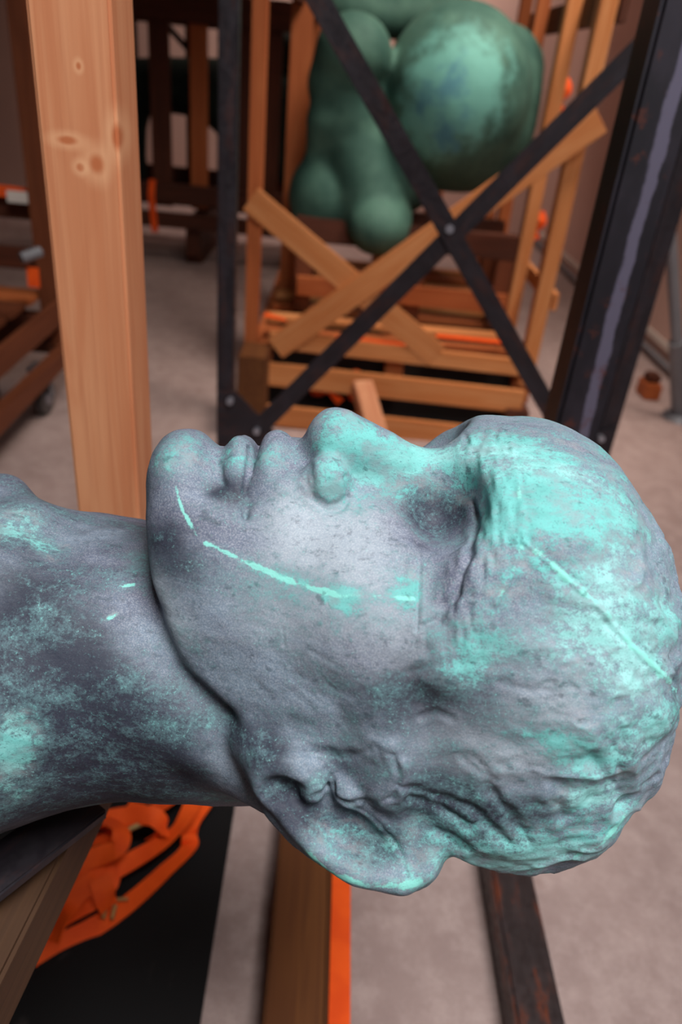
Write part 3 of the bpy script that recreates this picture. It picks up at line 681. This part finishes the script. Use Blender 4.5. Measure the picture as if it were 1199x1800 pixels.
# ---- patina masks; dark and pale also carry painted shade and light
turq = np.full(len(V), -.36)
turq += .14*ss(zz, 1.27, 1.36)*ss(xx, -.02, .10)+.13*ss(xx, .10, .2); dark = .08+.26*ss(-xx, .10, .17)-.12*ss(1.16-zz, -.3, 0)*0+.25*ss(-xx, .0, .15)*ss(1.14-zz, 0, .08); pale = np.zeros(len(V))  # neck darkened to the left and below, shade put into the colour
def spots(a, lst):
    for x, y, r, v in lst:
        c = hit(x, y)
        if c is None: continue
        m = np.all(np.abs(V-c) < r*.00045*2.6, axis=1); d = np.linalg.norm(V[m]-c, axis=1)/(r*.00045); a[m] = np.maximum(a[m], a[m]+v*np.exp(-d**2)) if v > 0 else a[m]+v*np.exp(-d**2)
spots(turq, [(600, 760, 60, .65), (680, 780, 60, .45), (580, 840, 40, .55), (640, 830, 40, .35), (750, 800, 60, .45), (830, 810, 60, .45), (900, 800, 70, .5), (980, 860, 90, .35), (1060, 940, 90, .3),
  (410, 810, 30, .5), (480, 800, 30, .45), (350, 800, 50, .25), (300, 800, 40, .3), (880, 900, 50, .35), (870, 980, 40, .35), (850, 1060, 40, .3), (840, 1150, 45, .3), (950, 960, 60, .3),
  (720, 1000, 35, .35), (715, 1050, 22, .4), (600, 1050, 22, .55), (540, 1030, 14, .3), (1120, 1210, 60, .55), (1150, 1280, 50, .4), (1060, 1310, 60, .45), (1040, 1390, 50, .5), (1100, 1440, 50, .4), (980, 1310, 20, .3),
  (1130, 1120, 60, .35), (1060, 1060, 50, .3), (1180, 1080, 40, .4), (1180, 980, 60, .25), (560, 1380, 22, .35), (600, 1460, 60, .33), (700, 1470, 30, .3), (720, 1530, 30, .3), (640, 1530, 30, .2), (560, 1500, 40, .2),
  (850, 1520, 70, .45), (950, 1500, 60, .3), (1000, 1490, 60, .45), (770, 1510, 40, .3), (740, 1440, 20, .3), (30, 930, 60, .55), (90, 965, 40, .45), (30, 1280, 36, .55), (20, 1330, 30, .5), (110, 1085, 40, .15), (75, 1070, 14, .3), (10, 1350, 50, .35),
  (205, 1030, 20, .25), (30, 1400, 40, .25), (650, 900, 60, .12), (560, 900, 50, .10), (800, 1180, 50, .25), (490, 870, 30, .2), (1000, 1150, 60, .2)])
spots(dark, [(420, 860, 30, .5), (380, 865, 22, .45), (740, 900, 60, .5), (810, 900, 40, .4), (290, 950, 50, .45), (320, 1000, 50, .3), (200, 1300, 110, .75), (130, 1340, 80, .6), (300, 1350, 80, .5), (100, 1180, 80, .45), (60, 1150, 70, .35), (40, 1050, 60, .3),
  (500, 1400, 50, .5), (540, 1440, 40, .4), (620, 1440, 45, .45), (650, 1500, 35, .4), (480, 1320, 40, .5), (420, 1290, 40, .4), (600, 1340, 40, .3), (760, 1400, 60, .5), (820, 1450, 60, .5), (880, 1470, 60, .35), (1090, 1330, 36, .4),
  (830, 1220, 90, .3), (700, 1230, 80, .35), (950, 1420, 70, .3), (740, 960, 20, .4), (1190, 1220, 30, .4), (400, 1230, 80, .15), (690, 1470, 30, .4), (60, 960, 50, .15), (250, 1390, 60, .3), (180, 1420, 80, .45), (340, 1180, 60, .15)])  # spots in socket, mouth, ear hollows and neck paint in shade
spots(pale, [(640, 930, 120, .5), (560, 960, 100, .35), (720, 1150, 90, .5), (560, 1090, 120, .3), (900, 1330, 110, .5), (780, 1300, 80, .35), (960, 1280, 70, .4), (300, 1100, 60, .5), (270, 1020, 50, .5), (330, 1230, 60, .3), (390, 1340, 60, .4), (430, 1100, 90, .25),
  (1000, 900, 90, .5), (500, 900, 60, .3), (1040, 1180, 80, .4), (900, 1130, 60, .3), (620, 1310, 50, .3), (240, 980, 50, .35)])  # spots beside the jaw paint in the lit band on the neck
def tline(pts, w, v):
    global turq
    if len(pts) > 1: turq = turq+v*np.exp(-(pline(V, pts)/w)**2)*(.55+.6*vnoise(V, 120, 31))*(.5+.7*vnoise(V, 420, 32)+.25)
lmask = np.zeros(len(V))
def lline(pts, w):
    global lmask
    if len(pts) > 1: lmask = np.maximum(lmask, np.exp(-((pline(V, pts)+w*.5*vnoise(V, 160, 61))/w)**2)*np.clip(.85+.75*vnoise(V, 95, 62), 0, 1))
lline(line((294, 812), (308, 850), (320, 895), (345, 940)), .0016)
lline(line((362, 955), (400, 972), (450, 995), (500, 1018), (560, 1038), (600, 1045), (680, 1048), (730, 1052)), .0024)
lline(line((940, 970), (1000, 1020), (1060, 1075), (1110, 1135), (1160, 1180), (1196, 1215)), .0034)
lline(line((900, 790), (912, 860), (920, 950)), .0016); lline(line((920, 952), (900, 1010), (870, 1060)), .0018)
lline(line((180, 1092), (205, 1080)), .0016); lline(line((212, 1032), (235, 1028)), .002)
lline(line((540, 1503), (575, 1530), (640, 1556), (700, 1559), (740, 1550)), .0035); lline(line((800, 1530), (860, 1538), (930, 1538), (1000, 1512), (1060, 1478), (1110, 1430)), .0030)
tline(line((294, 812), (308, 850), (320, 895), (345, 940)), .0016, .5)
tline(line((362, 955), (400, 972), (450, 995), (500, 1018), (560, 1038), (600, 1045), (680, 1048), (730, 1052)), .0040, .45)
tline(line((575, 1045), (600, 1060), (615, 1066)), .005, 1.0)
for q in seam: tline(q, .005, .35)
tline(line((180, 1092), (205, 1080)), .002, .9); tline(line((212, 1032), (235, 1028)), .002, .9)
tline(line((600, 1405), (660, 1455), (700, 1510), (720, 1545)), .003, .5)
tline(line((500, 1465), (560, 1525), (640, 1560), (700, 1560), (740, 1550)), .007, .5)
tline(line((770, 1520), (850, 1540), (930, 1545), (1000, 1520), (1060, 1480), (1120, 1420), (1160, 1340)), .010, .4)
tline(line((180, 1440), (260, 1418), (350, 1405), (440, 1395)), .006, .35); tline(line((0, 1490), (60, 1470), (120, 1448)), .008, .5)
turq += .06*ss(fbm(V, 9, 3, 41), .2, .9)
turq = np.where(turq > .25, .25+(turq-.25)*.35, turq)
hit.free()
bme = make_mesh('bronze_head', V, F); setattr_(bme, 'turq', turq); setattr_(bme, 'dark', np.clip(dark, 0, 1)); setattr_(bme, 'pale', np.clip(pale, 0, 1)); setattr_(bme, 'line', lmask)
def bronze():
    t = NT('patinated_bronze'); st = t.scaled((.55, 1, 1)); big = t.noise(9, 5, .6, st, .8); mid = t.noise(30, 6, .62, st, .15); fine = t.noise(170, 6, .78, t.scaled((.85, 1, 1))); vf = t.noise(900, 2, .6)
    d, p, tq = t.attr('dark'), t.attr('pale'), t.attr('turq')
    c = t.mix(t.step(big, .34, .66), lin(88, 92, 112), lin(112, 130, 146))
    c = t.mix(t.step(mid, .40, .70, 0, .6), c, lin(98, 92, 112))
    c = t.mix(t.step(t.math('ADD', p, t.math('MULTIPLY', t.math('SUBTRACT', mid, .5), .8)), .15, .75, 0, .8), c, lin(148, 160, 170))
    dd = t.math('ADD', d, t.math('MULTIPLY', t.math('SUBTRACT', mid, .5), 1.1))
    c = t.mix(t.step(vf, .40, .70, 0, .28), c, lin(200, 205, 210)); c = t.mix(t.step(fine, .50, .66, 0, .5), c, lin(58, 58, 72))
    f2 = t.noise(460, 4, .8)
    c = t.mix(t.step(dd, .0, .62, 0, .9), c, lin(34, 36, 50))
    f2 = t.noise(460, 4, .8)
    v = t.math('ADD', tq, t.math('ADD', t.math('ADD', t.math('MULTIPLY', t.math('SUBTRACT', fine, .5), 1.5), t.math('MULTIPLY', t.math('SUBTRACT', f2, .5), 1.1)), t.math('MULTIPLY', t.math('SUBTRACT', mid, .5), 1.9)))
    veil = t.step(v, -.45, .15, 0, .50); fl = t.step(t.noise(520, 3, .7), .60, .68, 0, .55); fl = t.math('MULTIPLY', fl, t.step(v, -.6, -.1))
    br = t.noise(75, 5, .7, t.scaled((.6, 1, 1), loc=(3, 1, 2)), .3)
    m = t.math('MAXIMUM', t.math('MULTIPLY', t.step(v, -.02, .32, 0, .9), t.step(br, .36, .56, .35, 1)), fl)
    c = t.mix(t.math('MULTIPLY', t.step(tq, -.25, .05), t.step(br, .55, .35, 0, .5)), c, lin(150, 146, 148))
    c = t.mix(veil, c, lin(110, 150, 156))
    tc = t.mix(t.step(big, .4, .65), lin(104, 184, 180), lin(148, 206, 204)); tc = t.mix(t.step(mid, .5, .7, 0, .6), tc, lin(88, 156, 152)); tc = t.mix(t.step(f2, .54, .7, 0, .7), tc, lin(52, 84, 92))
    c = t.mix(m, c, tc)
    lm = t.step(t.math('ADD', t.attr('line'), t.math('MULTIPLY', t.math('SUBTRACT', f2, .5), 1.2)), .38, .70, 0, .9)
    c = t.mix(lm, c, lin(126, 202, 192))
    n1 = t.bump(fine, .4, .0012); n2 = t.bump(m, .25, .0008, n1); n3 = t.bump(mid, .35, .004, n2)
    pit = t.step(t.noise(70, 3, .6, t.scaled((1, 1.6, 1.3))), .62, .70)
    n3 = t.bump(pit, -.5, .0015, n3); c = t.mix(t.math('MULTIPLY', pit, .45), c, lin(46, 62, 72))
    return t.out(c, t.step(m, 0, 1, .62, .8), 0, n3, .3)
BRONZE = bronze()
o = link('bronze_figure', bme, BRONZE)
tag(o, 'large weathered bronze head lying face up with turquoise patina, its neck running off at left', 'sculpture')

# ------------------------------------------------------------ bronzes in the crates
def lump_mat(name, a, b, c2):
    t = NT(name); big = t.noise(5, 5, .6); fine = t.noise(40, 5, .7)
    c = t.mix(t.step(big, .35, .65), a, b); v = t.math('ADD', t.attr('turq'), t.math('MULTIPLY', t.math('SUBTRACT', t.noise(12, 5, .65), .5), 1.2))
    c = t.mix(t.step(v, .2, .7, 0, .9), c, c2); bl = t.math('ADD', t.attr('blue'), t.math('MULTIPLY', t.math('SUBTRACT', t.noise(16, 5, .6), .5), 1.3))
    c = t.mix(t.step(bl, .25, .7, 0, .75), c, lin(70, 122, 142)); c = t.mix(t.step(fine, .55, .75, 0, .3), c, lin(30, 50, 46))
    return t.out(c, .72, .05, t.bump(fine, .2, .004), .25)
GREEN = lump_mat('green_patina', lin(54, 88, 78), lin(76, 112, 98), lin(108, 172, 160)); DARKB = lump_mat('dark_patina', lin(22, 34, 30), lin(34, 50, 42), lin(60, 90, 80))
def finish(Fd, name, mat, label, cat='sculpture', tq=(), bl=(), nz=.004):
    V, F = Fd.mesh(); V = relax(V, F, 3); N = normals(V, F); V = V+N*(fbm(V, 5, 3, 3)*nz)[:, None]
    a = np.zeros(len(V)); b = np.zeros(len(V))
    for c, r, v in tq: a += v*np.exp(-(np.linalg.norm(V-c, axis=1)/r)**2)
    for c, r, v in bl: b += v*np.exp(-(np.linalg.norm(V-c, axis=1)/r)**2)
    me = make_mesh(name, V, F); setattr_(me, 'turq', a); setattr_(me, 'blue', b); return tag(link(name, me, mat), label, cat)
def K(x, y, Y=4.3): return at(x, y, Y=Y)
G = Field((-.35, 3.75, .40), (.95, 5.2, 2.25), .016)
q = 1/345.
G.ell(K(800, 168, 4.35), (128*q, .42, 140*q), .05)
G.ell(K(868, 185, 4.60), (95*q, .36, 130*q), .04)
G.ell(K(810, 240, 4.5), (125*q, .36, 95*q), .08)
G.ell(K(622, 92, 4.20), (62*q, .20, 58*q), .05)
G.cap([K(605, 150, 4.25), K(620, 240, 4.25), K(650, 330, 4.2), K(668, 385, 4.15)], [62*q, 58*q, 60*q, 56*q], .05)
G.ell(K(572, 345, 4.3), (66*q, .22, 78*q), .025)
G.ell(K(665, 395, 4.1), (56*q, .20, 52*q), .03)
G.cap([K(600, 10, 4.7), K(680, 32, 4.8), K(760, 30, 4.8), K(830, 60, 4.7)], [34*q, 34*q, 38*q, 50*q], .04)
G.ell(K(705, 290, 4.45), (75*q, .30, 85*q), .05)
G.ell(K(618, 350, 4.3), (50*q, .22, 70*q), .04)
G.cap([K(575, 215, 4.2), K(568, 270, 4.25)], [36*q, 30*q], .05)
G.cap([K(660, 130, 4.02), K(690, 85, 4.02)], [8*q, 12*q], .02, 'cut')
c0 = K(790, 170, 3.93)
finish(G, 'bronze_figure', GREEN, 'rounded green bronze torso with a blue green swelling, propped inside the right crate',
       tq=[(c0+np.array([.02, 0, .04]), .27, 1.0), (c0+np.array([-.12, .1, -.2]), .15, .3), (K(640, 130, 4.0), .12, .15)], bl=[(c0+np.array([.02, 0, .16]), .06, .6), (c0+np.array([.0, 0, .04]), .08, .75), (c0+np.array([-.16, .05, -.04]), .10, .6), (c0+np.array([.02, .05, -.18]), .09, .65), (c0+np.array([.10, .02, -.06]), .05, .4), (c0+np.array([-.10, .02, .10]), .05, .4)])
D = Field((-1.95, 6.9, .5), (-.1, 7.7, 1.9), .025)
def D_(x, y): return at(x, y, Y=7.25)
D.cap([D_(215, 150), D_(290, 150), D_(380, 160), D_(470, 170), D_(550, 180)], [.20, .20, .24, .24, .2], .08)
D.cap([D_(235, 160), D_(245, 210)], [.14, .08], .06); D.cap([D_(390, 190), D_(410, 235)], [.2, .12], .08); D.cap([D_(490, 180), D_(500, 245)], [.16, .12], .06); D.cap([D_(490, 80), D_(520, 95)], [.13, .10], .06); D.cap([D_(490, 90), D_(480, 150)], [.08, .1], .06)
D.cap([D_(250, 230), D_(246, 330)], [.05, .06], .03); D.cap([D_(500, 240), D_(500, 310)], [.1, .08], .03)
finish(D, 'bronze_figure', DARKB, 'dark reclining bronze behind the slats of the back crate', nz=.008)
D = Field((-2.7, 2.3, .5), (-1.4, 3.6, 1.7), .025)
D.ell((-1.85, 3.2, 1.13), (.36, .32, .34), .08); D.ell((-2.2, 2.9, 1.0), (.40, .4, .42), .1); D.cap([(-1.75, 3.0, .95), (-1.9, 2.9, .60)], [.14, .16], .06); D.ell((-2.1, 2.95, .68), (.35, .4, .16), .06)
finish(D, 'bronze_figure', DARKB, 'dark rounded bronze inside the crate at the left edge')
